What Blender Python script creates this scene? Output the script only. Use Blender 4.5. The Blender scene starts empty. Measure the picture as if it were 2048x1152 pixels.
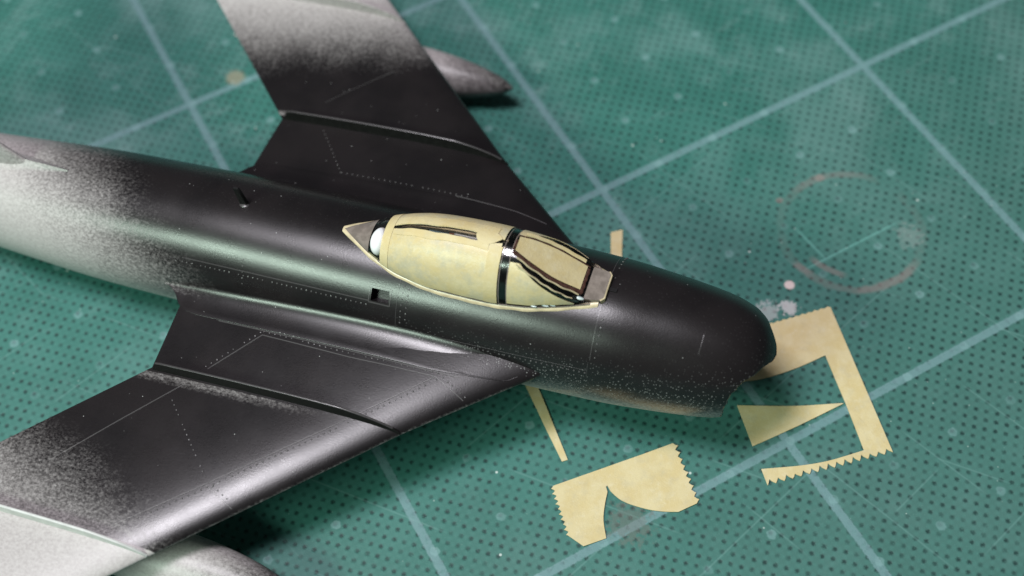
import bpy, bmesh, math, random
import numpy as np
from mathutils import Vector
random.seed(7)
MM = 0.001
R_ = math.radians
sc = bpy.context.scene
col = sc.collection

# ------------------------------------------------------------------ camera
cd = bpy.data.cameras.new('camera'); cam = bpy.data.objects.new('camera', cd); col.objects.link(cam)
cam.location = (-63.926*MM, -103.137*MM, 164.500*MM)
cam.rotation_euler = (R_(32.1357), R_(2.5804), R_(-28.6328))
cd.sensor_width = 36; cd.lens = 36*2597.4/2048
cd.clip_start = 0.005; cd.clip_end = 20
cd.dof.use_dof = True; cd.dof.focus_distance = 0.172; cd.dof.aperture_fstop = 14.0
sc.camera = cam

# ------------------------------------------------------------------ world and lamps (an indoor bench)
wd = bpy.data.worlds.new('World'); sc.world = wd; wd.use_nodes = True
bg = wd.node_tree.nodes['Background']; bg.inputs[0].default_value = (0.80, 0.90, 0.95, 1); bg.inputs[1].default_value = 0.065
def lamp(name, direction, dist, sx, sy, power, color, spin=0):
    ld = bpy.data.lights.new(name, 'AREA'); ld.shape = 'RECTANGLE'; ld.size = sx; ld.size_y = sy
    ld.energy = power; ld.color = color
    o = bpy.data.objects.new(name, ld); col.objects.link(o)
    d = Vector(direction).normalized(); o.location = Vector((-0.03, -0.01, 0.015)) + d*dist
    o.rotation_euler = d.to_track_quat('Z', 'Y').to_euler()
    o.rotation_euler.rotate_axis('Z', spin)
    return o
lamp('ceiling_lamp', (-0.27, 0.08, 0.95), 0.9, 0.19, 0.28, 9.2, (0.98, 0.935, 1.0), R_(40))
lamp('window_light', (-0.80, -0.17, 0.60), 1.5, 0.60, 0.24, 17.5, (0.78, 1.0, 0.84), R_(0))

sc.view_settings.view_transform = 'Standard'; sc.view_settings.look = 'None'
sc.view_settings.exposure = 0.0; sc.view_settings.gamma = 1
sc.cycles.use_denoising = True
sc.cycles.max_bounces = 8; sc.cycles.transparent_max_bounces = 16

# ------------------------------------------------------------------ node expression helper
class N:
    """tiny expression compiler: python arithmetic -> Math nodes"""
    def __init__(s, g, sock): s.g, s.k = g, sock
    def _m(s, op, *a):
        n = s.g.nt.nodes.new('ShaderNodeMath'); n.operation = op
        for i, v in enumerate((s,)+a):
            if isinstance(v, N): s.g.nt.links.new(v.k, n.inputs[i])
            else: n.inputs[i].default_value = v
        return N(s.g, n.outputs[0])
    def __add__(s, o): return s._m('ADD', o)
    __radd__ = __add__
    def __sub__(s, o): return s._m('SUBTRACT', o)
    def __rsub__(s, o): return (s*-1.0)+o
    def __mul__(s, o): return s._m('MULTIPLY', o)
    __rmul__ = __mul__
    def __truediv__(s, o): return s._m('DIVIDE', o)
    def __neg__(s): return s*-1.0
    def abs(s): return s._m('ABSOLUTE')
    def fract(s): return s._m('FRACT')
    def sqrt(s): return s._m('SQRT')
    def max(s, o): return s._m('MAXIMUM', o)
    def min(s, o): return s._m('MINIMUM', o)
    def pow(s, o): return s._m('POWER', o)
    def atan2(s, o): return s._m('ARCTAN2', o)
    def clamp(s): return s.max(0.0).min(1.0)
    def ss(s, a, b, lo=0.0, hi=1.0):
        n = s.g.nt.nodes.new('ShaderNodeMapRange'); n.interpolation_type = 'SMOOTHSTEP'
        s.g.nt.links.new(s.k, n.inputs[0])
        if a > b: a, b, lo, hi = b, a, hi, lo
        for i, v in enumerate((a, b, lo, hi)): n.inputs[i+1].default_value = v
        return N(s.g, n.outputs[0])
class G:
    def __init__(s, name):
        s.mat = bpy.data.materials.new(name); s.mat.use_nodes = True; s.nt = s.mat.node_tree
        s.bsdf = s.nt.nodes['Principled BSDF']
        tc = s.nt.nodes.new('ShaderNodeTexCoord')
        mp = s.nt.nodes.new('ShaderNodeVectorMath'); mp.operation = 'SCALE'; mp.inputs['Scale'].default_value = 1000
        s.nt.links.new(tc.outputs['Object'], mp.inputs[0]); s.P = mp.outputs[0]      # millimetres
        sp = s.nt.nodes.new('ShaderNodeSeparateXYZ'); s.nt.links.new(s.P, sp.inputs[0])
        s.x, s.y, s.z = (N(s, sp.outputs[i]) for i in range(3))
    def noise(s, scale, detail=3, rough=.55, off=(0, 0, 0), stretch=None, dist=0):
        v = s.P
        m = s.nt.nodes.new('ShaderNodeMapping'); m.inputs['Location'].default_value = off
        if stretch: m.inputs['Scale'].default_value = stretch
        s.nt.links.new(v, m.inputs['Vector'])
        n = s.nt.nodes.new('ShaderNodeTexNoise'); n.inputs['Scale'].default_value = scale
        n.inputs['Detail'].default_value = detail; n.inputs['Roughness'].default_value = rough
        n.inputs['Distortion'].default_value = dist
        s.nt.links.new(m.outputs[0], n.inputs['Vector'])
        return N(s, n.outputs['Fac'])
    def voro(s, scale, rnd=1.0, off=(0, 0, 0), out='Distance'):
        m = s.nt.nodes.new('ShaderNodeMapping'); m.inputs['Location'].default_value = off
        s.nt.links.new(s.P, m.inputs['Vector'])
        n = s.nt.nodes.new('ShaderNodeTexVoronoi'); n.inputs['Scale'].default_value = scale
        n.inputs['Randomness'].default_value = rnd
        s.nt.links.new(m.outputs[0], n.inputs['Vector'])
        if out == 'both':
            sp = s.nt.nodes.new('ShaderNodeSeparateColor'); s.nt.links.new(n.outputs['Color'], sp.inputs[0])
            return N(s, n.outputs['Distance']), N(s, sp.outputs[0]), N(s, sp.outputs[1])
        return N(s, n.outputs['Distance'])
    def mix(s, f, a, b):
        n = s.nt.nodes.new('ShaderNodeMix'); n.data_type = 'RGBA'
        s._in(f, n.inputs[0]); s._in(a, n.inputs[6]); s._in(b, n.inputs[7])
        return N(s, n.outputs[2])
    def _in(s, v, sock):
        if isinstance(v, N): s.nt.links.new(v.k, sock)
        elif isinstance(v, tuple): sock.default_value = v if len(v) == 4 else v+(1,)
        else: sock.default_value = v
    def set(s, **kw):
        for k, v in kw.items(): s._in(v, s.bsdf.inputs[k.replace('_', ' ')])
        return s
    def bump(s, h, dist, strength=1.0):
        n = s.nt.nodes.new('ShaderNodeBump'); n.inputs['Distance'].default_value = dist*MM; n.inputs['Strength'].default_value = strength
        s._in(h, n.inputs['Height']); s.nt.links.new(n.outputs[0], s.bsdf.inputs['Normal'])
        return s

def mk_mat_material():
    g = G('mat_vinyl'); x, y = g.x, g.y
    wob = g.noise(0.9, 2)-0.5
    q = 1/2.0                                    # diagonal weave of dark pits, 1.41 mm pitch
    a = ((x+y)*q+wob*0.10+0.17).fract()-0.5; b = ((x-y)*q+(g.noise(0.9, 2, off=(31, 7, 0))-0.5)*0.10+0.4).fract()-0.5
    fine = g.noise(5.0, 3, .6)-0.5
    spn = g.noise(1.0, 4, .65, off=(2, 2, 1))-.5
    d = (a*a+b*b).sqrt()+fine*0.34
    dotamp = g.noise(0.55, 1, off=(3, 9, 1)).ss(.30, .62, .45, 1.0)
    dots = d.ss(0.345, 0.07)*dotamp
    weave = ((a.abs()-b.abs()).abs()).ss(.0, .5)
    # pale wear: patches of dust, streaks, with some painted sheen
    big = g.noise(0.035, 5, .6, off=(4, 1, 0)); mid = g.noise(0.16, 5, .62, off=(9, 3, 2))
    cloud = big.ss(.46, .66)*0.55+mid.ss(.50, .72)*0.40
    up = ((x*0.35+y*0.94)).ss(-30, 45, .25, 1.0)           # stronger on the far half: dust plus reflected light painted into the colour
    streak = g.noise(0.22, 5, .68, off=(5, 5, 5), stretch=(.55, 1.5, 1)).ss(.56, .74)
    dust_sheen = ((cloud+streak*0.5)*up).clamp()
    c = g.mix(g.noise(.08, 4).ss(.35, .65), (.027, .122, .100), (.036, .144, .120))
    falloff_grey = ((x*.5-y*.8)+(big-.5)*60).ss(5, 55)*.45  # lamp falloff towards the lower right, painted into the mat colour
    c = g.mix(falloff_grey, c, (.062, .128, .115))
    c = g.mix(weave*.22, c, (.060, .200, .172))
    c = g.mix(dust_sheen*0.58, c, (.19, .300, .292))
    c = g.mix(dots*(1.0-dust_sheen*0.45)*0.88, c, (.0050, .023, .022))
    c = g.mix((fine.ss(.10, .24))*0.35, c, (.13, .30, .27))
    # printed 5 cm lines with a worn edge, pale 1 cm dots
    lx = ((x/50.0+0.5).fract()-0.5).abs()*50.0; ly = ((y/50.0+0.5).fract()-0.5).abs()*50.0
    ln = lx.min(ly)+(g.noise(2.2, 4, .7)-0.5)*0.55
    lines = ln.ss(.74, .46)
    worn = g.noise(1.3, 5, .65, off=(2, 8, 4)).ss(.28, .50, .62, 1.0)
    px = ((x/10.0-.04+0.5).fract()-0.5)*10.0; py = ((y/10.0+0.5).fract()-0.5)*10.0
    pd = (px*px+py*py).sqrt()+(g.noise(1.6, 3, .6, off=(7, 7, 7))-.5)*.7
    pale = pd.ss(.80, .50)*g.noise(.13, 2, off=(6, 2, 9)).ss(.36, .56, .25, .85)
    c = g.mix(lines*worn*0.76, c, (.140, .246, .258))
    c = g.mix(pale*0.52, c, (.19, .33, .33))
    # thin cut marks
    k1 = ((y+28.0)*1.0+(x-27)*0.0).abs()+fine*.25
    c = g.mix(k1.ss(.26, .10)*x.ss(17, 21)*x.ss(37, 33)*.38, c, (.16, .40, .36))
    k2 = ((x-22.0)+(y+25.0)*0.10).abs()+fine*.25
    c = g.mix(k2.ss(.30, .10)*y.ss(-29, -27)*y.ss(-20, -23)*.30, c, (.16, .40, .36))
    # knife scratches in a few directions
    for k, (ca, sa, st) in enumerate(((.93, .37, 61), (-.42, .91, 23), (.72, -.69, 87))):
        u = x*ca+y*sa; v = y*ca-x*sa
        cell = (v*.085+st*.1+(u*.012)).fract()-.5
        run = g.noise(.045, 1, off=(st, k*5, 2)).ss(.54, .60)
        c = g.mix((cell.abs()+fine*.012).ss(.016, .005)*run*.24, c, (.15, .29, .27))
    # cup-like ring stain
    rx, ry = x-28.6, y+25.7
    rr = (rx*rx+ry*ry).sqrt(); an = ry.atan2(rx)
    rn = (rr-10.6+(g.noise(.25, 3, off=(3, 3, 3))-.5)*1.3).abs()
    arc = g.noise(.16, 3, off=(1, 6, 2)).ss(.38, .56)
    ring = rn.ss(.95, .25)*(arc*.16+an.ss(-.95, -1.4)*an.ss(-3.14, -3.0)*(arc*.5+.5)+an.ss(.5, 1.0)*an.ss(2.2, 1.6)*.5).clamp()
    c = g.mix(ring*0.58, c, (.205, .160, .152))
    # second short arc beside it
    sx_, sy_ = x-30.0, y+25.2
    r2 = ((sx_*sx_+sy_*sy_).sqrt()-9.6).abs()+spn*.4
    a2 = sy_.atan2(sx_)
    c = g.mix(r2.ss(.7, .25)*a2.ss(-2.3, -2.5)*a2.ss(-3.05, -2.85)*.50, c, (.205, .160, .152))
    # paint spots and scuffs
    def spot(cx, cy, r, colr, amt, ns=1.2, na=1.0):
        ex, ey = x-cx, y-cy
        dd = (ex*ex+ey*ey).sqrt()+spn*(r*na*2)
        return g.mix(dd.ss(r, r*.55)*amt, c, colr)
    c = spot(15.0, -29.1, .95, (.62, .50, .48), .9, .8, .25)
    c = spot(12.6, -32.2, 1.5, (.52, .50, .50), .70, .9, 1.3)
    c = spot(9.6, -31.2, 2.0, (.45, .46, .46), .50, .9, 1.5)
    c = spot(30.4, -15.2, .9, (.24, .19, .175), .55, 1.0, .5)
    c = spot(22.6, -15.6, .7, (.22, .165, .155), .5, 1.0, .5)
    c = spot(-41.2, 51.6, 2.0, (.24, .23, .16), .75, .5, .4)
    c = spot(-25.1, -49.4, 3.4, (.13, .115, .10), .40, .8, 1.5)
    c = spot(35.6, -31.0, 2.4, (.24, .28, .27), .34, .7, 1.6)
    # bright grains of dust
    vd, v1, v2 = g.voro(.22, 1.0, out='both')
    c = g.mix(vd.ss(.060, .02)*v1.ss(.55, .75)*.7, c, (.60, .66, .63))
    vd2, w1, w2 = g.voro(.75, 1.0, off=(3, 1, 7), out='both')
    c = g.mix(vd2.ss(.10, .03)*w1.ss(.66, .86)*.5, c, (.50, .58, .55))
    rough = dust_sheen*0.10+0.50+fine*.15
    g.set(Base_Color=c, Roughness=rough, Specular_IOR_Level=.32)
    g.bump(dots*-0.6+fine*0.5+g.noise(1.5, 4)*.3, 0.05, .7)
    return g.mat

def mk_paint(name='primer_paint', bias=0.0, line=0.0):
    g = G(name); x, y, z = g.x, g.y, g.z
    ay = y.abs()
    # fuselage rear fades from black to pale grey
    side = y*-1.05+z*-0.45
    lump = (g.noise(.11, 3, off=(2, 4, 1))-.5)*26
    aft = (side-x+lump*.30).ss(29, 78)*ay.ss(12.5, 9.5)
    # wings fade outboard
    wn = (g.noise(.12, 3, off=(8, 1, 5))-.5)*16
    port = (y+wn*.45-(x+30)*.20).ss(25.5, 56)
    stb_a = (ay+wn*.5-(x+38)*.42).ss(25, 57)*.72
    stb = stb_a.max((-y).ss(45.6, 46.0)*.93)*(-y).ss(12, 20)
    wing = port.max(stb)
    # wing undersides and belly stay pale; overspray creeps round the edges
    zl = z+ay*.0524
    front = (x+(ay-22.45)*1.06).ss(-5.0, -1.5)
    under = zl.ss(-.05, -.75).max(zl.ss(.75, -.45)*front*.62)*ay.ss(11, 13)*.9
    belly = (z+(g.noise(.2, 2)-.5)*2).ss(1.0, -8.5)*ay.ss(12.5, 10.5)*x.ss(44, 30, .45, 1.0)
    belly2 = (z+x*.03).ss(4.5, -7.0)*x.ss(2, 20)*ay.ss(12.5, 10.5)*.62
    # dry overspray halo beside the inner fence
    halo = ((-y)-23.0).abs().ss(2.2, .2)*(-y).ss(22.8, 23.0)*x.ss(-2, -24, .06, .40)
    halo2 = (y-23.0).abs().ss(1.6, .2)*y.ss(22.85, 23.1)*x.ss(-24, -34, .0, .5)
    m = aft.max(wing).max(under).max(belly).max(belly2).max(halo).max(halo2)
    m = m*(1.0-z.ss(-5, -6.5)*ay.ss(36, 38)*(x+wn*.5).ss(-24, -8)*.62)
    if bias: m = (m+bias)
    n1 = g.noise(2.5, 4, .80, off=(1, 2, 3), stretch=(.85, 1.1, 1))
    val = m+(n1-.5)*.95*(m.ss(0.0, .30, .15, 1.0))*m.ss(1.0, .8, .35, 1.0)
    fac = val.ss(.14, 1.0)
    blk = g.mix(g.noise(.09, 3).ss(.35, .65), (.0068, .0056, .0062), (.0112, .0090, .0096))
    gry = g.mix(n1.ss(.3, .7), (.34, .312, .305), (.43, .405, .395))
    c = g.mix(fac, blk, gry)
    # sprayed grit: tiny pale specks
    vd, v1, v2 = g.voro(1.5, 1.0, out='both')
    sp = vd.ss(.13, .06)*v1.ss(.80, .90)
    gritzone = (x.ss(-14, 4)*z.ss(5.5, -1.0)).max(0.05)*ay.ss(10.9, 10.2)
    vg, g1, g2 = g.voro(2.9, 1.0, off=(4, 4, 4), out='both')
    grit = vg.ss(.34, .14)*(g1+gritzone*.42).ss(.52, .80)*gritzone
    c = g.mix((grit*.75).clamp(), c, (.24, .24, .235))
    c = g.mix(sp*v2.ss(.55, .8)*.75, c, (.45, .45, .44))
    if line: c = g.mix(line, c, (.28, .27, .27))
    rough = fac*.17+.285+(n1-.5)*.09+(g.noise(.16, 3, .6, off=(6, 1, 4))-.5)*.10
    g.set(Base_Color=c, Roughness=rough, Specular_IOR_Level=.45)
    h = g.noise(4.5, 2, .6, off=(3, 3, 3))+n1*fac*.6+sp*.5
    g.bump(h, 0.0105, .75)
    return g.mat

def mk_tape(name='masking_tape_paper', film=0.0):
    g = G(name)
    fib = g.noise(1.2, 5, .68); f2 = g.noise(.35, 4, .6, off=(5, 2, 0)); f3 = g.noise(7, 2, .6)
    c = g.mix(f2.ss(.34, .66), (.515, .418, .210), (.550, .468, .268))
    c = g.mix(g.noise(.55, 4, .62, off=(9, 4, 0)).ss(.48, .70)*.32, c, (.41, .372, .255))
    c = g.mix(fib.ss(.52, .72)*.32, c, (.61, .555, .40))
    c = g.mix(f3.ss(.55, .75)*.15, c, (.40, .31, .15))
    if film:   # pressed on clear plastic: greyer where it has not stuck, a little glossy and creased
        air = g.noise(.42, 5, .66, off=(3, 8, 2)).ss(.44, .68)
        c = g.mix(air*film, c, (.37, .355, .265))
        crease = (g.noise(.5, 3, .5, off=(1, 5, 9), stretch=(.35, 1.6, 1.6))-.5).abs().ss(.05, .0)
        c = g.mix(crease*.07, c, (.64, .58, .42))
        c = g.mix(g.noise(3.2, 3, .7, off=(2, 6, 4)).ss(.52, .72)*.22, c, (.66, .61, .46))
        g.set(Base_Color=c, Roughness=.40, Specular_IOR_Level=.45)
        g.bump(g.noise(2.2, 4, .7)*.5+f2*.9+f3*.3, 0.05, .8)
        return g.mat
    g.set(Base_Color=c, Roughness=.58, Specular_IOR_Level=.35)
    g.bump(g.noise(2.0, 4, .7)+f3*.4+f2, 0.05, .8)
    return g.mat

def simple(name, c1, c2=None, rough=.5, spec=.5, ns=1.0, bump=.02):
    g = G(name); n = g.noise(ns, 4, .6)
    g.set(Base_Color=g.mix(n.ss(.35, .65), c1, c2 or tuple(v*.75 for v in c1)), Roughness=n*.15+rough-.07, Specular_IOR_Level=spec)
    g.bump(n, bump)
    return g.mat

def mk_clear():
    m = bpy.data.materials.new('clear_plastic'); m.use_nodes = True; nt = m.node_tree; nt.nodes.clear()
    out = nt.nodes.new('ShaderNodeOutputMaterial'); mx = nt.nodes.new('ShaderNodeMixShader')
    tr = nt.nodes.new('ShaderNodeBsdfTransparent'); tr.inputs[0].default_value = (.90, .89, .85, 1)
    gl = nt.nodes.new('ShaderNodeBsdfGlossy'); gl.inputs['Roughness'].default_value = .17; gl.inputs[0].default_value = (1, 1, 1, 1)
    lw = nt.nodes.new('ShaderNodeFresnel'); lw.inputs[0].default_value = 1.65
    no = nt.nodes.new('ShaderNodeTexNoise'); no.inputs['Scale'].default_value = 900; bm_ = nt.nodes.new('ShaderNodeBump')
    bm_.inputs['Distance'].default_value = .00004; bm_.inputs['Strength'].default_value = .6
    tc = nt.nodes.new('ShaderNodeTexCoord'); nt.links.new(tc.outputs['Object'], no.inputs['Vector'])
    nt.links.new(no.outputs['Fac'], bm_.inputs['Height']); nt.links.new(bm_.outputs[0], gl.inputs['Normal']); nt.links.new(bm_.outputs[0], lw.inputs['Normal'])
    nt.links.new(lw.outputs[0], mx.inputs[0]); nt.links.new(tr.outputs[0], mx.inputs[1]); nt.links.new(gl.outputs[0], mx.inputs[2])
    nt.links.new(mx.outputs[0], out.inputs[0])
    return m

PAINT = mk_paint(); LINE = mk_paint('primer_line', .05, .19); SEAM = mk_paint('primer_seam', .02, .13)
TAPE = mk_tape(); CTAPE = mk_tape('tape_on_plastic', .62); CLEAR = mk_clear()
WHITE = simple('white_plastic', (.80, .80, .80), (.74, .75, .76), .42)
SMOKE = simple('smoky_clear_plastic', (.21, .175, .155), (.145, .12, .105), .20, .7, .8)
RIM = simple('cream_plastic_edge', (.56, .47, .30), (.42, .35, .22), .32, .6, .7)
BROWN = simple('brown_paint', (.045, .018, .013), (.075, .035, .025), .45, .5, 2.0)
OLIVE = simple('cockpit_olive', (.035, .038, .026), (.06, .055, .035), .5)
FENCE = simple('fence_dark_reflection', (.0045, .0045, .0042), (.009, .0088, .0082), .62, .18, 1.5)  # blacker than the primer: dark reflections on the fence faces painted in
BLUEG = simple('cockpit_blue_grey', (.26, .38, .40), (.18, .27, .29), .45)
RUST = simple('cockpit_rust', (.30, .11, .06), (.20, .08, .05), .5)
DARK = simple('black_interior', (.0035, .0033, .0035), (.006, .0055, .0055), .55, .25)
WHITEP = simple('white_overspray', (.56, .575, .55), (.47, .48, .46), .42, .5, .6)
WHITEGLUE = simple('dried_white_glue', (.55, .62, .62), (.40, .47, .46), .25, .6, 1.5)

# ------------------------------------------------------------------ mesh helpers (all in millimetres)
def mesh_obj(name, V, F, mat, parent=None, smooth=True, sharp=None):
    me = bpy.data.meshes.new(name)
    me.from_pydata([(v[0]*MM, v[1]*MM, v[2]*MM) for v in V], [], F); me.validate()
    bm = bmesh.new(); bm.from_mesh(me); bmesh.ops.recalc_face_normals(bm, faces=bm.faces); bm.to_mesh(me); bm.free()
    if smooth:
        for p in me.polygons: p.use_smooth = True
        try: me.set_sharp_from_angle(angle=R_(sharp or 38))
        except Exception: pass
    me.materials.append(mat)
    o = bpy.data.objects.new(name, me); col.objects.link(o)
    if parent: o.parent = parent
    return o
class MB:
    def __init__(s): s.V, s.F = [], []
    def grid(s, rows, closed=False, skip=None):
        b = len(s.V); n = len(rows[0])
        for r in rows: s.V += [tuple(p) for p in r]
        for i in range(len(rows)-1):
            for j in range(n if closed else n-1):
                if skip and skip(i, j): continue
                k = (j+1) % n
                s.F.append((b+i*n+j, b+i*n+k, b+(i+1)*n+k, b+(i+1)*n+j))
        return s
    def fan(s, ring):
        b = len(s.V); s.V += [tuple(p) for p in ring]; s.F.append(tuple(range(b, b+len(ring)))); return s
    def solid(s, top, off):
        """polygon slab: top outline, plus the same moved by off"""
        b = len(s.V); n = len(top); s.V += [tuple(p) for p in top]; s.V += [(p[0]+off[0], p[1]+off[1], p[2]+off[2]) for p in top]
        s.F.append(tuple(range(b, b+n))); s.F.append(tuple(range(b+2*n-1, b+n-1, -1)))
        for i in range(n): k = (i+1) % n; s.F.append((b+i, b+k, b+n+k, b+n+i))
        return s
    def shell(s, rows, off):
        """grid patch with thickness; off(p)->displaced point"""
        n = len(rows[0]); m = len(rows); b = len(s.V)
        for r in rows: s.V += [tuple(p) for p in r]
        for r in rows: s.V += [tuple(off(p)) for p in r]
        T = m*n
        for i in range(m-1):
            for j in range(n-1):
                a = b+i*n+j; s.F.append((a, a+1, a+n+1, a+n)); s.F.append((a+T, a+n+T, a+n+1+T, a+1+T))
        def side(ids):
            for p, q in zip(ids, ids[1:]): s.F.append((p, p+T, q+T, q))
        side([b+j for j in range(n)]); side([b+(m-1)*n+j for j in range(n)])
        side([b+i*n for i in range(m)]); side([b+i*n+n-1 for i in range(m)])
        return s
    def ball(s, c, r, nu=10, nv=6, flat=False):
        rows = []
        for i in range(nv+1):
            t = math.pi*i/nv*(.5 if flat else 1)
            rows.append([(c[0]+r[0]*math.sin(t)*math.cos(2*math.pi*j/nu), c[1]+r[1]*math.sin(t)*math.sin(2*math.pi*j/nu), c[2]+r[2]*math.cos(t)) for j in range(nu)])
        return s.grid(rows, True)
    def box(s, lo, hi):
        return s.solid([(lo[0], lo[1], hi[2]), (hi[0], lo[1], hi[2]), (hi[0], hi[1], hi[2]), (lo[0], hi[1], hi[2])], (0, 0, lo[2]-hi[2]))
    def build(s, name, mat, parent=None, **k): return mesh_obj(name, s.V, s.F, mat, parent, **k)
def tag(o, label=None, cat=None, kind=None, group=None):
    for k, v in (('label', label), ('category', cat), ('kind', kind), ('group', group)):
        if v: o[k] = v
    return o
def pchip(xs, ys):
    xs = np.array(xs, float); ys = np.array(ys, float); h = np.diff(xs); d = np.diff(ys)/h; m = np.zeros_like(ys)
    m[1:-1] = np.where(d[:-1]*d[1:] > 0, 2*d[:-1]*d[1:]/np.where(d[:-1]+d[1:] == 0, 1, d[:-1]+d[1:]), 0); m[0], m[-1] = d[0], d[-1]
    def f(x):
        x = min(max(x, xs[0]), xs[-1]); i = min(max(int(np.searchsorted(xs, x)-1), 0), len(h)-1); t = (x-xs[i])/h[i]
        return float((2*t**3-3*t*t+1)*ys[i]+(t**3-2*t*t+t)*h[i]*m[i]+(-2*t**3+3*t*t)*ys[i+1]+(t**3-t*t)*h[i]*m[i+1])
    return f

# ------------------------------------------------------------------ the cutting mat
mb = MB(); X0, X1, Y0, Y1 = -420, 480, -310, 290; c = 6
out = [(X0+c, Y0), (X1-c, Y0), (X1, Y0+c), (X1, Y1-c), (X1-c, Y1), (X0+c, Y1), (X0, Y1-c), (X0, Y0+c)]
mb.solid([(p[0], p[1], 0) for p in out], (0, 0, -3))
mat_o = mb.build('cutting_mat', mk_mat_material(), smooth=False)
tag(mat_o, 'worn green self-healing cutting mat with pale grid lines and dotted texture', None, 'structure')

# ------------------------------------------------------------------ aircraft frame: x forward, y port, z up (mm)
jet = bpy.data.objects.new('model_aircraft', None); col.objects.link(jet)
jet.empty_display_size = .01
jet.location = (-31.1747*MM, -13.5661*MM, 15.0768*MM)
jet.rotation_euler = (R_(.2267), R_(-1.9977), R_(-46.5275))
tag(jet, 'black primed swept-wing model jet with masked cockpit canopy, resting on cutting mat', 'model aircraft')

ST = [(43.6, -1.9, 3.0, 3.2), (43.2, -1.9, 3.9, 4.15), (42.5, -1.95, 5.1, 5.3), (41.5, -1.95, 6.1, 6.35), (40, -1.95, 7.05, 7.3), (37, -1.95, 8.1, 8.35), (33.5, -1.9, 8.65, 8.95), (29, -1.85, 9.15, 9.45), (22, -1.75, 9.7, 9.95), (10, -1.7, 9.95, 10.15), (-10, -1.8, 10.0, 10.15), (-30, -1.95, 9.95, 10.15), (-50, -2.25, 9.7, 9.8), (-70, -2.4, 8.5, 8.8), (-85, -2.2, 7.3, 7.6), (-95, -2.0, 6, 6.2)][::-1]
fz, fw, fh = (pchip([s[0] for s in ST], [s[k] for s in ST]) for k in (1, 2, 3))
def fus(x, th, off=0.0):
    t = R_(th); w, h = fw(x)+off, fh(x)+off
    return (x, -w*math.sin(t), fz(x)+h*math.cos(t))
def fus_top(x, y):
    w = fw(x); return fz(x)+fh(x)*math.sqrt(max(0, 1-(y/w)**2))
lipf = pchip([0, 18, 31, 44, 54, 68, 88, 120, 180], [43.45, 43.2, 42.35, 41.4, 40.2, 39.2, 38.6, 38.2, 38.0])
def lip(th):
    th = abs((th+180) % 360-180); return lipf(th)+(.08*math.sin(th*.33)+.06*math.sin(th*.71+1))*min(1, max(0, (th-35)/15))
# canopy footprint
cb = pchip([-15.2, -13.5, -9.9, -5.6, .25, 5.8, 11.1, 15.5, 19.2, 21.2], [.12, 1.1, 3.05, 4.5, 5.27, 5.33, 4.97, 4.08, 2.95, 2.25])
ctop = pchip([-15.2, -12, -8, -2.8, 3.4, 9, 14, 22], [8.42, 9.35, 11.3, 13.15, 13.8, 13.95, 13.9, 13.8])
def plate(x): return max(14.0-.6*(x-10.0), fus_top(x, 0)+.45)
NE = 1.95
def can(x, ph, off=0.0):
    """point of the canopy skin; ph 0 = starboard foot, 180 = port foot"""
    b = cb(x)+off; zb = fus_top(x, min(cb(x), 9)); zt = ctop(x)+off
    cs, sn = math.cos(R_(ph)), math.sin(R_(ph))
    y = -b*math.copysign(abs(cs)**(2/NE), cs); z = zb+(zt-zb)*abs(sn)**(2/NE)
    if x > 9.3: z = min(z, plate(x)+off)
    return (x, y, z)

# fuselage skin
xs = sorted(set([round(v, 3) for v in np.arange(-95, -10, 1.0)]+[round(v, 3) for v in np.arange(-10, 30, .5)]+[30, 31, 32, 33, 34, 35, 36, 37, 38, 39, 40, 41, 41.5, 42, 42.4, 42.8, 43.1, 43.35, 43.5]))
ths = [i*2.5 for i in range(144)]
X0N = 28.0
def fx(x, th): return x if x <= X0N else X0N+(x-X0N)*(lip(th)-X0N)/(43.5-X0N)
rows = [[fus(fx(x, th), th) for th in ths] for x in xs]
def skip(i, j):
    x = .5*(xs[i]+xs[i+1]); th = ths[j]+1.25
    if -9.0 < x < -6.5 and 40 < th < 50: return True
    p = fus(x, th)
    return p[2] > 2 and -8.6 < x < 17.8 and abs(p[1]) < cb(x)-.7
mb = MB().grid(rows, True, skip)
# rolled intake lip and duct
last = rows[-1]; prev = None
duct = [last]
for k, (dx, sh) in enumerate(((.12, .965), (-.10, .90), (-1.5, .86), (-6, .84), (-18, .80))):
    duct.append([(last[j][0]+dx if k < 3 else 38+dx, last[j][1]*sh, fz(40)+(last[j][2]-fz(40))*sh) for j in range(len(ths))])
mb.grid(duct, True)
mb.fan(duct[-1]); mb.fan(rows[0])
# square bay pocket
hx0, hx1 = -9.0, -6.5
A = [fus(hx0, 40), fus(hx1, 40), fus(hx1, 50), fus(hx0, 50)]
def inward(p, d):
    zc = fz(p[0]); r = math.hypot(p[1], p[2]-zc); s = (r-d)/r; return (p[0], p[1]*s, zc+(p[2]-zc)*s)
B = [inward(p, 1.5) for p in A]
b = len(mb.V); mb.V += A+B
for i in range(4): k = (i+1) % 4; mb.F.append((b+i, b+k, b+4+k, b+4+i))
mb.F.append((b+4, b+5, b+6, b+7))
fuse = mb.build('fuselage', PAINT, jet, sharp=45)
# intake splitter
MB().box((24, -.5, -9), (36.5, .5, 5)).build('intake_splitter', DARK, fuse)
# tailpipe
ring = [[(-95.0-d, r*math.sin(t), -2+r*math.cos(t)) for t in np.linspace(0, 2*math.pi, 33)[:-1]] for d, r in ((-1, 6.05), (1.6, 5.8), (1.6, 5.2), (-6, 4.8))]
MB().grid(ring, True).build('tailpipe', PAINT, fuse)
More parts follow.
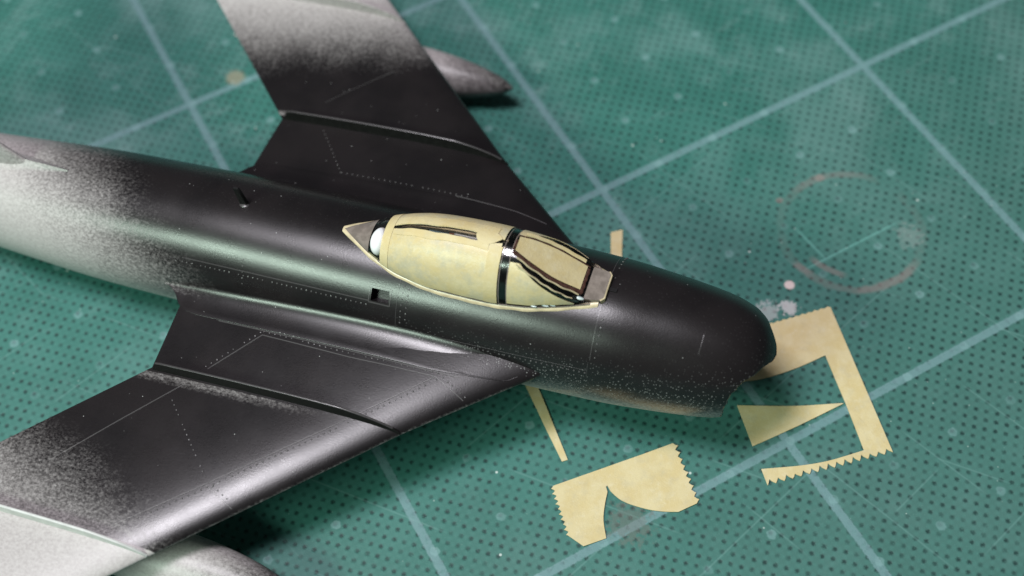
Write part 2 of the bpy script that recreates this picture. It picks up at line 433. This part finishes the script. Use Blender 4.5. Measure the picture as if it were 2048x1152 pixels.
# raised surround of the bay
def strip_on(points, half, lift, closed=False):
    """thin raised ridge along points [(p, sideways, normal)]"""
    m = MB(); rows = []
    for p, s, n in points:
        P, S, Nn = np.array(p), np.array(s), np.array(n)
        rows.append([P-S*half-Nn*.05, P-S*half*.6+Nn*lift, P+S*half*.6+Nn*lift, P+S*half-Nn*.05])
    m.grid(rows); return m
def unit(v): v = np.array(v, float); return v/np.linalg.norm(v)
def surf_path(f, nf, pts, step=.5):
    P = []
    for a, b_ in zip(pts, pts[1:]):
        n = max(2, int(math.dist(a, b_)/step)+1)
        for i in range(n):
            if P and i == 0: continue
            t = i/(n-1); P.append((a[0]+(b_[0]-a[0])*t, a[1]+(b_[1]-a[1])*t))
    Q = [np.array(f(*u)) for u in P]; out = []
    for i, q in enumerate(Q):
        d = unit(Q[min(i+1, len(Q)-1)]-Q[max(i-1, 0)]); n = unit(nf(*P[i])); out.append((q, unit(np.cross(n, d)), n))
    return out
def fpt(x, a): return fus(x, a*18/math.pi)       # a = arc length on a 10 mm radius, keeps steps even
def fnor(x, a):
    p = fus(x, a*18/math.pi); w, h = fw(x), fh(x); return (0, p[1]/w**2, (p[2]-fz(x))/h**2)
AR = math.pi/18                                         # degrees -> arc mm
panel = MB(); rivets = MB(); seams = MB()
def add(m, o): b = len(m.V); m.V += o.V; m.F += [tuple(i+b for i in f) for f in o.F]
def rivet_row(path, side, every, r=.11, h=.07, jitter=.0, miss=.06):
    acc = 0; last = None
    for q, s, n in path:
        p = q+s*side
        if last is not None: acc += np.linalg.norm(p-last)
        if last is None or acc >= every:
            acc = 0
            if random.random() > miss:
                t = unit(np.cross(n, s)); rr = r*random.uniform(.85, 1.15); rows = []
                for (k, hh) in ((1.0, -.03), (.8, h*.7), (.35, h)):
                    rows.append([p+(s*math.cos(a)+t*math.sin(a))*rr*k+n*hh for a in np.linspace(0, 2*math.pi, 8)[:-1]])
                rivets.grid(rows, True); rivets.fan(rows[-1])
        last = p
def fline(pts, half=.075, lift=.04, riv=None, every=.72, line=True, r=.14):
    path = surf_path(fpt, fnor, [(x, th*AR) for x, th in pts], .12)
    if line: add(seams, strip_on(path[::4]+[path[-1]], half, lift))
    if riv is not None: rivet_row(path, riv, every, r)
fline([(-37, 51.2), (-9.2, 50.4)], riv=-.62, every=.62, half=.10, lift=.07)
fline([(-5.3, 24), (-5.3, 74)], riv=.62, every=.85, half=.06)
fline([(-5.3, 24), (-5.3, 60)], riv=1.35, every=.85, line=False)
fline([(21.2, 12), (21.2, 57)], riv=.62, every=.95, r=.14)
fline([(21.2, -12), (21.2, -57)], riv=-.62, every=.95, r=.14)
fline([(-5.2, 68.5), (21, 66.5)], riv=-.45, every=.62, half=.05, lift=.02)
fline([(34.5, 16), (34.4, 34)], half=.045, lift=.02)
fline([(-27.8, 42), (-27.8, 66)], riv=0, every=.8, line=False)
fline([(21.0, 60), (21.0, 72)], half=.05)
# bay surround
for pts in ([(-9.25, 38.6), (-6.25, 38.6)], [(-9.25, 51.4), (-6.25, 51.4)], [(-9.25, 38.6), (-9.25, 51.4)], [(-6.25, 38.6), (-6.25, 51.4)]):
    fline(pts, half=.13, lift=.05)

# ------------------------------------------------------------------ wings
AN = math.tan(R_(3))
def interp(x, a, b_): return float(np.interp(x, a, b_))
def LE(y): return interp(abs(y), [0, 9.6, 12.3, 22.45, 46.5, 66], [25, 15.2, 11.9, 0, -25.3, -45.8])
def TE(y): return interp(abs(y), [0, 12.4, 22.3, 66], [-36.8, -36.6, -36.26, -79.5])
def yt(t): return 5*.070*(.2969*math.sqrt(max(t, 0))-.126*t-.3516*t*t+.2843*t**3-.1036*t**4)
def wz(x, y, up=1):
    c_ = LE(y)-TE(y); t = min(max((LE(y)-x)/c_, 0), 1); return -AN*abs(y)+up*(yt(t)*c_+ (.12 if t > .02 else 0)*min(1, t*8))
tc_ = [0, .002, .006, .012, .022, .036, .055, .08, .11, .15, .2, .26, .33, .42, .52, .63, .75, .87, .95, 1]
ysec = [5, 7.5, 9.6, 11, 12.3, 13.5, 15, 17, 19.5, 22.3, 25, 28, 32, 36, 40, 43, 46.5, 50, 54, 58, 61, 63, 64.5, 65.5, 66]
def wing(side):
    rows = []
    for y in ysec:
        c_ = LE(y)-TE(y); a, b_ = LE(y), TE(y); k = 1.0
        if y > 61:
            q = (y-61)/5; sh = 1-math.sqrt(max(0, 1-q*q)); a -= 9*sh; k = max(.15, 1-sh*.8)
            c_ = a-b_
        up = [(a-c_*t, side*y, -AN*y+k*(yt(t)*c_+.12*min(1, t*8))) for t in tc_]
        dn = [(a-c_*t, side*y, -AN*y-k*(yt(t)*c_+.12*min(1, t*8))) for t in tc_[1:]]
        rows.append(up+dn[::-1])
    m = MB().grid(rows, True); m.fan(rows[0]); m.fan(rows[-1])
    return m
def wpt(s): return lambda x, y: (x, y, wz(x, y))
def wnor(x, y):
    e = .05; dx = (wz(x+e, y)-wz(x-e, y))/(2*e); dy = (wz(x, y+e)-wz(x, y-e))/(2*e); return (-dx, -dy, 1)
def wline(pts, half=.10, lift=.04, riv=None, every=.75, line=True, r=.135):
    path = surf_path(lambda x, y: (x, y, wz(x, y)), wnor, pts, .12)
    if line: add(panel, strip_on(path[::6]+[path[-1]], half, lift))
    if riv is not None: rivet_row(path, riv, every, r)
for sd in (-1, 1):
    w = wing(sd).build('wing', PAINT, jet, sharp=30)
    tag(w, 'starboard wing, black at the root fading to pale grey' if sd < 0 else 'port wing fading from black root to pale grey')
    # boundary-layer fences
    for fi, y in enumerate((22.45, 46.4, 57.0)):
        a = LE(y)-.1; b_ = TE(y)+.4; n = 40; rows = []
        H = (1.95, 1.8, 1.4)[fi]
        for side_ in (-.20, .20):
            pass
        prof = []
        for i in range(n+1):
            t = i/n; x = a+(b_-a)*t; zb = wz(x, y)
            hh = H*min(1, (t/.22)**.6 if t > 0 else 0)*min(1, ((1-t)/.03)**.6 if t < 1 else 0)+.04
            prof.append((x, zb, hh))
        T = .19
        rows = [[(x, sd*y-T-.02, zb-.15), (x, sd*y-T, zb+.12), (x, sd*y-T*.8, zb+hh), (x, sd*y, zb+hh+.06), (x, sd*y+T*.8, zb+hh), (x, sd*y+T, zb+.12), (x, sd*y+T+.02, zb-.15)] for x, zb, hh in prof]
        m = MB().grid(rows); m.fan(rows[0]); m.fan(rows[-1])
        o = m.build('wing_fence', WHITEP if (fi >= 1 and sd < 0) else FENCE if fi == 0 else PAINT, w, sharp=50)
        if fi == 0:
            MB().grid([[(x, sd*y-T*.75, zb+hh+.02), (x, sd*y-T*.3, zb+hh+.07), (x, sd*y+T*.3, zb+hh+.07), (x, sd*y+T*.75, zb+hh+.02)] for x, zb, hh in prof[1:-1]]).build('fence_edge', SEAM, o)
        if fi == 1: o['label'] = 'pale grey outer wing fence'
    # root fillet
    rows = []
    yof = pchip([-40.2, -39.2, -38, -37, -35.5, -33, 0, 6, 13.6], [9.55, 10.1, 11.0, 12.2, 13.1, 13.4, 13.5, 13.0, 11.6])
    risef = pchip([-40.2, -36, -30, 0, 8, 12.2], [.2, .9, 1.4, 1.5, .7, .05])
    for i in range(121):
        x = -40.2+i/120*(12.2+40.2)
        yo = min(yof(x), (15.2-x)/1.222+9.6-.9)
        xe = max(x, TE(yo)+.05)
        zo = wz(xe, yo)+.03
        zi = zo+risef(x); dz = (zi-fz(x))/fh(x); yi = fw(x)*math.sqrt(max(.01, 1-dz*dz))-.06
        yo = max(yo, yi+.25); yc = yi+.14*(yo-yi)
        row = [((1-u)**2*yo+2*u*(1-u)*yc+u*u*yi, (1-u)**2*zo+2*u*(1-u)*(zo+.06)+u*u*zi) for u in [k/10 for k in range(11)]]
        row = [(yo+.10, zo-.14), (yo+.06, zo-.02)]+row
        if x < -36.4: row = [(yi-.3, zo-1.6), (yo-.3, zo-.35)]+row
        else: row = [row[0], row[0]]+row
        rows.append([(x, sd*a_, b_) for a_, b_ in row])
    MB().grid(rows).build('root_fillet', PAINT, w, sharp=60)
for (pts, kw) in (
    ([(2.0, -14.3), (-9.9, -25.4), (-21.6, -36.1), (-32.5, -45.8)], dict(riv=.5)),
    ([(-23.0, -14.3), (-10, -14.6), (2.0, -14.3)], dict(riv=.55)),
    ([(-23.0, -14.3), (-28.4, -20.8)], dict(riv=-.5)),
    ([(2.0, -14.3), (6.4, -16.2)], dict(riv=.5)),
    ([(-30.3, -23.3), (-36.8, -30.7), (-43.5, -38.6)], dict()),
    ([(-31.1, -26.3), (-21.7, -35.5)], dict(riv=0, line=False, every=.8)),
    ([(-21.5, -36.2), (-17.2, -38.0)], dict(riv=.5)),
    ([(-28.8, 21.3), (-22.8, 13.9)], dict(riv=0, line=False, every=.8)),
    ([(-22.8, 13.9), (-13.1, 13.95), (-3.2, 13.95)], dict(riv=.2, line=False)),
    ([(-5, 13.9), (4, 13.6), (8.8, 12.9)], dict()),
    ([(-30.8, 26.6), (-22.5, 35.0)], dict(half=.05)),
    ([(-30, -13.62), (-10, -13.72), (0, -13.75), (5.0, -13.55)], dict(half=.09, lift=.05)),
):
    wline(pts, **kw)
sm = seams.build('panel_seams', SEAM, jet, smooth=True); sm['kind'] = 'stuff'
pl = panel.build('panel_lines', LINE, jet, smooth=True); pl['kind'] = 'stuff'
rv = rivets.build('rivets', LINE, jet, smooth=True); rv['kind'] = 'stuff'

# ------------------------------------------------------------------ drop tanks on short pylons
for sd in (-1, 1):
    rows = []
    for i in range(41):
        t = i/40; x = -7.0-50*t
        r = 4.05*(math.sin(math.pi*min(t/.40, 1)*.5)**.60 if t < .40 else (1-((t-.40)/.60)**2.1)**.9 if t < 1 else 0)
        r = max(r, .05)
        rows.append([(x, sd*44.0+r*math.sin(a), -10.15+r*math.cos(a)) for a in np.linspace(0, 2*math.pi, 33)[:-1]])
    m = MB().grid(rows, True)
    o = m.build('drop_tank', PAINT, jet)
    tag(o, 'pale grey drop tank under the wing')
    pr = []
    for zz in (-3.2, -7.0):
        pr.append([(-32-13*(.5-.5*math.cos(a)), sd*44.0+.9*math.sin(a), zz) for a in np.linspace(0, 2*math.pi, 25)[:-1]])
    MB().grid(pr, True).build('pylon', PAINT, o)

# ------------------------------------------------------------------ tail
def foil(root, tip, thr, tht, nst=14):
    """swept surface between two chords ((xle,y,z),(xte,..))"""
    rows = []
    ax = unit(np.cross(np.array(root[1])-np.array(root[0]), np.array(tip[0])-np.array(root[0])))
    for k in range(nst+1):
        s = k/nst; a = np.array(root[0])*(1-s)+np.array(tip[0])*s; b_ = np.array(root[1])*(1-s)+np.array(tip[1])*s; th = thr*(1-s)+tht*s
        up = [a+(b_-a)*t+ax*th*yt(t)/.0425 for t in tc_]; dn = [a+(b_-a)*t-ax*th*yt(t)/.0425 for t in tc_[1:]]
        rows.append(up+dn[::-1])
    m = MB().grid(rows, True); m.fan(rows[0]); m.fan(rows[-1]); return m
fin = foil(((-62.5, 0, 5.2), (-97, 0, 4.5)), ((-95, 0, 36), (-113, 0, 36)), 1.5, .7).build('tail_fin', PAINT, jet, sharp=50)
rows = []
for i in range(31):
    t = i/30; x = -58.0-30*t; hgt = 7.0+1.2*t*5; zt_ = fus_top(x, 0)+.12+2.4*(t**.8)
    wdt = .5+2.6*math.sin(min(1, t*1.6)*math.pi/2)
    rows.append([(x, wdt*math.copysign(abs(u)**1.0, u)*(1.0), fus_top(x, wdt*u)-.1+(zt_-fus_top(x, 0)+.1)*(1-abs(u))**2.0) for u in np.linspace(-1, 1, 21)])
MB().grid(rows).build('fin_fillet', PAINT, fin, sharp=60)
for sd in (-1, 1):
    foil(((-90, sd*.5, 22), (-103, sd*.5, 22)), ((-108, sd*24, 22.2), (-115, sd*24, 22.2)), .7, .4).build('tailplane', PAINT, jet, sharp=50)
foil(((-70, 0, -9.5), (-90, 0, -8.2)), ((-79, 0, -12.3), (-91, 0, -12.0)), .6, .5).build('ventral_fin', PAINT, jet)
# antenna blade on the spine
az = fus_top(-30, .6)
rows = [[(-30.3+lx*k-lean, .6+ly*k, az-.2+h) for lx, ly in ((-.38, 0), (-.2, -.2), (.3, -.16), (.42, 0), (.3, .16), (-.2, .2))] for h, k, lean in ((0, 1.9, 0), (1.6, 1.65, .1), (3.3, 1.4, .3), (3.5, .9, .35))]
m = MB().grid(rows, True); m.fan(rows[-1]); mast = m.build('antenna_mast', DARK, jet)
MB().ball((-30.1, .3, az-.05), (.75, .5, .22), 12, 8).build('mast_glint', SEAM, mast)  # pale bead standing in for a glint at the mast foot

# ------------------------------------------------------------------ cockpit and canopy
tub = MB()
rows = []
for x in np.arange(-9.2, 18.6, .6):
    b_ = cb(x)-.35; zt = fus_top(x, cb(x)-.5)
    rows.append([(x, -b_, zt-.15), (x, -b_*.95, 3.2), (x, b_*.95, 3.2), (x, b_, zt-.15)])
tub.grid(rows); tub.fan(rows[0]); tub.fan(rows[-1])
cock = tub.build('cockpit_tub', OLIVE, jet, smooth=False)
MB().ball((-9.2, -1.25, 9.35), (1.25, 1.95, 1.75), 20, 12).build('headrest', WHITE, cock)
MB().ball((-9.0, .4, 8.9), (1.9, 2.3, 1.6), 16, 10).build('headrest_collar', DARK, cock)
MB().box((1.0, -1.7, 6), (4.2, 1.7, 12.6)).build('seat_back', WHITE, cock)
MB().box((-2.6, -1.4, 6), (.2, 1.4, 12.0)).build('seat_rail', BLUEG, cock)
MB().box((.25, -.9, 7), (.9, .9, 12.4)).build('harness_clip', RUST, cock)
MB().box((11.5, -2.8, 5), (13.0, 2.8, 9.6)).build('instrument_panel', DARK, cock)

def patch(xr, pf, nx, npn, off):
    rows = []
    for i in range(nx+1):
        x = xr[0]+(xr[1]-xr[0])*i/nx; p0, p1 = pf(x); rows.append([can(x, p0+(p1-p0)*j/npn, off) for j in range(npn+1)])
    return rows
# clear skin from behind the headrest to the foot of the windscreen
clear = MB().grid(patch((-10.6, 19.6), lambda x: (0, 180), 90, 48, 0.0)).build('canopy', CLEAR, jet, sharp=24)
tag(clear, 'clear canopy mostly covered with masking tape')
# solid smoky tail fairing and front tab
rows = patch((-15.2, -10.6), lambda x: (0, 180), 12, 24, 0.02)
MB().grid(rows).build('tail_fairing', SMOKE, clear, sharp=60)
tab = [(18.9, -2.55), (20.9, -2.2), (21.35, -1.7), (21.35, 1.8), (20.95, 2.25), (18.9, 2.45)]
MB().solid([(x, y, fus_top(x, 0)+.62-abs(y)*.05) for x, y in tab], (0, 0, -1.6)).build('front_tab', SMOKE, clear, smooth=False)
ed = []
for (x, y), (x2, y2) in zip(tab[1:], tab[2:-1]):
    for k in range(5):
        t = k/4; ed.append((x+(x2-x)*t, y+(y2-y)*t))
rows = [[(x+.0, y, fus_top(x, 0)+.66-abs(y)*.05), (x+.16, y*1.04, fus_top(x, 0)+.60-abs(y)*.05), (x+.2, y*1.05, fus_top(x, 0)-1.0)] for x, y in ed]
MB().grid(rows).build('tab_edge', RIM, clear)
# flange along the foot of the canopy
for sd in (-1, 1):
    rows = []
    for x in np.arange(-15.2, 21.01, .4):
        b_ = cb(x); wv = .30+.03*math.sin(x*1.7)
        yy = [b_-.25, b_-.1, b_+wv*.55, b_+wv, b_+wv+.08]
        zz = [.24, .27, .22, .14, -.2]
        rows.append([(x, sd*v, fus_top(x, v)+h) for v, h in zip(yy, zz)])
    MB().grid(rows).build('canopy_flange', RIM, clear)
    # glossy moulded bead at the inner side of the flange
    rows = [[(x, sd*(cb(x)-.02+.13*math.cos(a)), fus_top(x, cb(x))+.33+.11*math.sin(a)) for a in np.linspace(0, 2*math.pi, 7)[:-1]] for x in np.arange(-9, 20, .4)]
    MB().grid(rows, True).build('canopy_bead', SMOKE, clear)
def wob(x, k, a): return a*(math.sin(x*k)+.6*math.sin(x*k*2.3+1.1))
def lay(name, rows, label=None):
    def offp(p):
        q = np.array(p)-np.array((p[0], 0, 6.0)); q = unit(q)*.07; return tuple(np.array(p)+q)
    plain = label and ('narrow' in label or 'oval' in label or 'front' in label)
    o = MB().shell(rows, offp).build(name, TAPE if plain else CTAPE, clear, sharp=40); 
    if label: o['label'] = label
    return o
gap = pchip([-8.6, -7.4, -4, 3, 6.5, 8], [89, 86, 85, 83, 83, 85]); gap2 = pchip([-8.6, -7.4, -4, 3, 6, 8], [89.2, 93, 94.5, 96, 95, 92])
lay('masking_tape', patch((-8.3, 7.9), lambda x: (5+wob(x, .5, .8), gap(x)+wob(x, 1.1, .5)), 60, 26, .05), 'large masking tape piece over starboard side of canopy')
lay('masking_tape', patch((-8.3, 8.0), lambda x: (gap2(x)+wob(x, .9, .5), 166), 60, 26, .05), 'masking tape piece over port side of canopy')
lay('masking_tape', patch((-8.55, -7.3), lambda x: (5, 165), 6, 40, .11), 'narrow masking tape band round the rear of canopy')
lay('masking_tape', patch((6.4, 8.15), lambda x: (6, 80+wob(x, 2, 1)), 8, 26, .12), 'narrow masking tape band behind the canopy bow')
rows = []
for i in range(17):
    t = i/16; x = 4.2+3.5*t; hw = 13*math.sin(math.pi*min(.999, t**.75))**.8+.2; rows.append([can(x, 92-hw+2*hw*j/8, .14) for j in range(9)])
lay('masking_tape', rows, 'small oval masking tape flap on canopy top')
lay('masking_tape', patch((-7.1, 6.3), lambda x: (73+wob(x, .7, .7), gap(x)-.6+wob(x, 1.1, .5)), 50, 8, .12), 'narrow masking tape strip along starboard edge of the top gap')
lay('masking_tape', patch((-7.0, 6.9), lambda x: (gap2(x)+1.0+wob(x, .9, .5), 113+wob(x, .6, .8)), 50, 8, .12), 'narrow masking tape strip along port edge of the top gap')
# bright moulded edges of the canopy bow
for xb, rr in ((8.32, .06), (9.36, .07)):
    rows = []
    for ph in np.linspace(4, 176, 60):
        p = can(xb, ph); rows.append([(xb+rr*math.cos(a), p[1], p[2]+.05+rr*math.sin(a)) for a in np.linspace(0, 2*math.pi, 7)[:-1]])
    MB().grid(rows, True).build('bow_edge', SMOKE, clear)
# added beads imitating tape reflections in the gap between the tapes
for yy, rr, mt in ((.50, .13, RIM), (.12, .10, OLIVE), (-.55, .12, RIM)):
    rows = [[(x, yy+rr*math.cos(a), ctop(x)-.42-yy*yy*.15+rr*math.sin(a)) for a in np.linspace(0, 2*math.pi, 7)[:-1]] for x in np.arange(-7.6, 8.6, .5)]
    MB().grid(rows, True).build('gap_reflection', mt, clear)
# windscreen side panels (triangles) and flat front plate
def side_hi(x): # phi at which the skin reaches the plate edge, less a frame width
    zb = fus_top(x, cb(x)); f = (plate(x)-.05-zb)/(ctop(x)-zb); f = min(max(f, .02), .999); return math.degrees(math.asin(f**(NE/2)))
for sd in (0, 1):
    rows = []
    for i in range(41):
        x = 9.45+(17.9-9.45)*i/40; lo = 8+wob(x, 1, .6); hi = max(lo+.5, side_hi(x)-(1.5 if sd else 6)-2*max(0, (11-x))); 
        hi = min(hi, 72 if sd else 63)
        ph = [lo+(hi-lo)*j/14 for j in range(15)]
        rows.append([can(x, (180-p if sd else p), .05) for p in ph])
    lay('masking_tape', rows, 'triangular masking tape on the %s windscreen pane' % ('port' if sd else 'starboard'))
pw0 = pchip([9.6, 12, 15, 18.4], [-.95, -1.5, -1.85, -1.5]); pw1 = pchip([9.6, 12, 15, 18.4], [1.0, 1.75, 2.1, 2.05])
rows = [[(x, pw0(x)+(pw1(x)-pw0(x))*j/10, plate(x)+.05) for j in range(11)] for x in np.linspace(9.8, 18.2, 30)]
lay('masking_tape', rows, 'masking tape over the flat front windscreen pane')
# brown painted edges of the front pane
def bar(name, pts, half, mat, lift=.06):
    P = [np.array(p) for p in pts]; out = []
    for i, p in enumerate(P):
        d = unit(P[min(i+1, len(P)-1)]-P[max(i-1, 0)]); n = np.array((.51, 0, .86)); out.append((p, unit(np.cross(n, d)), n))
    return strip_on(out, half, lift).build(name, mat, clear)
xsb = np.linspace(9.6, 18.5, 26)
bar('pane_edge', [(x, pw0(x)-.30+.05*math.sin(x*5), plate(x)+.03) for x in xsb], .29, BROWN)
bar('pane_edge', [(x, pw1(x)+.16+.04*math.sin(x*4), plate(x)+.03) for x in xsb], .12, BROWN)
bar('pane_edge', [(18.45+.05*math.sin(y*6), y, plate(18.45)+.04) for y in np.linspace(-1.9, 1.9, 12)], .22, BROWN)
bar('masking_tape', [(x, pw1(x)+.62+.03*math.sin(x*3), plate(x)+.02) for x in np.linspace(10.3, 17.8, 24)], .30, TAPE, .10)
bar('pane_edge', [(9.62, y, plate(9.62)+.03) for y in np.linspace(-1.1, .5, 6)], .16, BROWN)
bar('pane_rib', [(x, pw0(x)-.72+.06*math.sin(x*3), plate(x)+.02) for x in np.linspace(10.2, 18.2, 24)], .11, RIM, .09)
bar('pane_rib', [(x, pw0(x)-1.55+.05*math.sin(x*4)-.1*(x-10)/8, plate(x)-.10) for x in np.linspace(10.4, 17.6, 24)], .09, RIM, .10)
# dried glue at the windscreen foot
m = MB()
for cx, cy, cz, r in ((18.2, -2.55, 8.75, .55), (17.7, -2.9, 8.5, .45), (16.6, -3.4, 8.15, .35), (15.2, -3.95, 7.9, .33), (14.3, -4.2, 7.85, .36), (12.9, -4.6, 7.7, .3)):
    m.ball((cx, cy-.12, cz+.22), (r*1.5, r*.5, r*.32), 12, 8)
m.build('glue_residue', WHITEGLUE, clear)
# gunsight bead in front of the windscreen
MB().box((21.5, -.25, 7.6), (22.6, .3, 8.35)).build('gun_camera_stub', DARK, jet)

# ------------------------------------------------------------------ offcuts of masking tape on the mat
def zig(a, b_, n, depth, side):
    """serrated edge from a to b (end excluded)"""
    a, b_ = np.array(a, float), np.array(b_, float); d = (b_-a)/n; nn = np.array((-d[1], d[0])); nn = nn/np.linalg.norm(nn)*depth*side; out = []
    for i in range(n):
        j = random.uniform(.8, 1.15)
        out.append(tuple(a+d*i)); out.append(tuple(a+d*(i+.35)+nn*j*.5)); out.append(tuple(a+d*(i+.55)+nn*j))
        out.append(tuple(a+d*(i+.8)+nn*j*.35))
    return out
def curve(pts, n=8):
    """smooth polyline through pts (end excluded)"""
    out = []
    P = [pts[0]]+list(pts)+[pts[-1]]
    for i in range(1, len(P)-2):
        p0, p1, p2, p3 = (np.array(P[i+k], float) for k in (-1, 0, 1, 2))
        for k in range(n):
            t = k/n; out.append(tuple(.5*((2*p1)+(-p0+p2)*t+(2*p0-5*p1+4*p2-p3)*t*t+(-p0+3*p1-3*p2+p3)*t**3)))
    return out
def tape(name, outline, label, lift=.05, curl=.0, th=.10):
    bm = bmesh.new(); vs = [bm.verts.new((p[0], p[1], 0)) for p in outline]; bm.faces.new(vs)
    bmesh.ops.triangulate(bm, faces=bm.faces[:])
    for _ in range(2 if curl else 1):
        es = [e for e in bm.edges if e.calc_length() > 2.0]
        if es: bmesh.ops.subdivide_edges(bm, edges=es, cuts=1); bmesh.ops.triangulate(bm, faces=bm.faces[:])
    cx = sum(p[0] for p in outline)/len(outline); cy = sum(p[1] for p in outline)/len(outline)
    for v in bm.verts:
        x, y = v.co.x, v.co.y
        r = math.hypot(x-cx, y-cy)
        v.co.z = lift+curl*(r/10)**2+.05*(math.sin(x*.9+y*.4)+math.sin(y*1.1-x*.3)+2)*.5
    ret = bmesh.ops.extrude_face_region(bm, geom=bm.faces[:])
    for e in ret['geom']:
        if isinstance(e, bmesh.types.BMVert): e.co.z += th
    bmesh.ops.recalc_face_normals(bm, faces=bm.faces)
    for v in bm.verts: v.co = v.co*MM
    me = bpy.data.meshes.new(name); bm.to_mesh(me); bm.free(); me.materials.append(TAPE)
    o = bpy.data.objects.new(name, me); col.objects.link(o)
    return tag(o, label, 'masking tape', None, 'masking tape offcuts on the mat')
o1 = zig((-13.9, -42.4), (-15.8, -51.5), 9, .55, 1)+[(-15.8, -51.5)]+curve([(-18.6, -51.3), (-20.4, -50.2), (-22.2, -48.7), (-24.3, -46.2), (-25.0, -44.0)])+[(-24.9, -43.3), (-25.15, -43.35)]+curve([(-25.35, -44.1), (-26.6, -45.5), (-27.9, -47.3), (-28.9, -49.7)])+[(-28.9, -49.7), (-32.1, -49.2)]+zig((-33.0, -47.2), (-31.3, -39.7), 10, .45, 1)+[(-31.3, -39.7)]
tape('tape_offcut', o1, 'wide notched yellow tape offcut with serrated ends in front of the nose', .06, .06)
o2 = zig((4.4, -32.4), (17.8, -35.3), 14, .22, 1)+[(17.8, -35.3)]+zig((11.4, -58.4), (-6.1, -54.0), 15, .75, -1)[::1]+[(-6.1, -54.0), (-5.5, -51.6)]+curve([(-5.5, -51.6), (-.6, -53.8), (3.4, -55.2), (8.2, -56.2)])+[(8.2, -56.2), (10.3, -49.2), (12.4, -41.5)]+curve([(12.4, -41.5), (6.5, -41.0), (1.0, -39.6), (-3.5, -37.2)])+[(-3.5, -37.2), (-2.2, -31.2)]
tape('tape_offcut', o2, 'large C-shaped yellow tape frame reaching under the nose', .05, .0)
o3 = curve([(-2.9, -41.9), (1.2, -44.4), (5.6, -46.8), (10.1, -49.0)])+[(10.1, -49.05), (2.6, -48.75), (-4.6, -48.2)]
tape('tape_offcut', o3, 'pointed yellow tape wedge inside the C-shaped tape frame', .05, .05)
o4 = [(-26.9, -21.5), (-25.2, -21.5), (-25.8, -26.2), (-26.7, -31.5), (-27.65, -37.3), (-28.5, -37.15), (-27.9, -31.2), (-27.2, -25.0)]
tape('tape_offcut', o4, 'thin yellow tape sliver sticking out below the fuselage', .05, .03)
o5 = [(-3.0, -7.7), (-1.2, -8.2), (-3.2, -11.3), (-5.6, -15.2), (-7.4, -14.4), (-5.1, -11.2)]
tape('tape_offcut', o5, 'short yellow tape stub behind the nose on the far side', .05, .05)
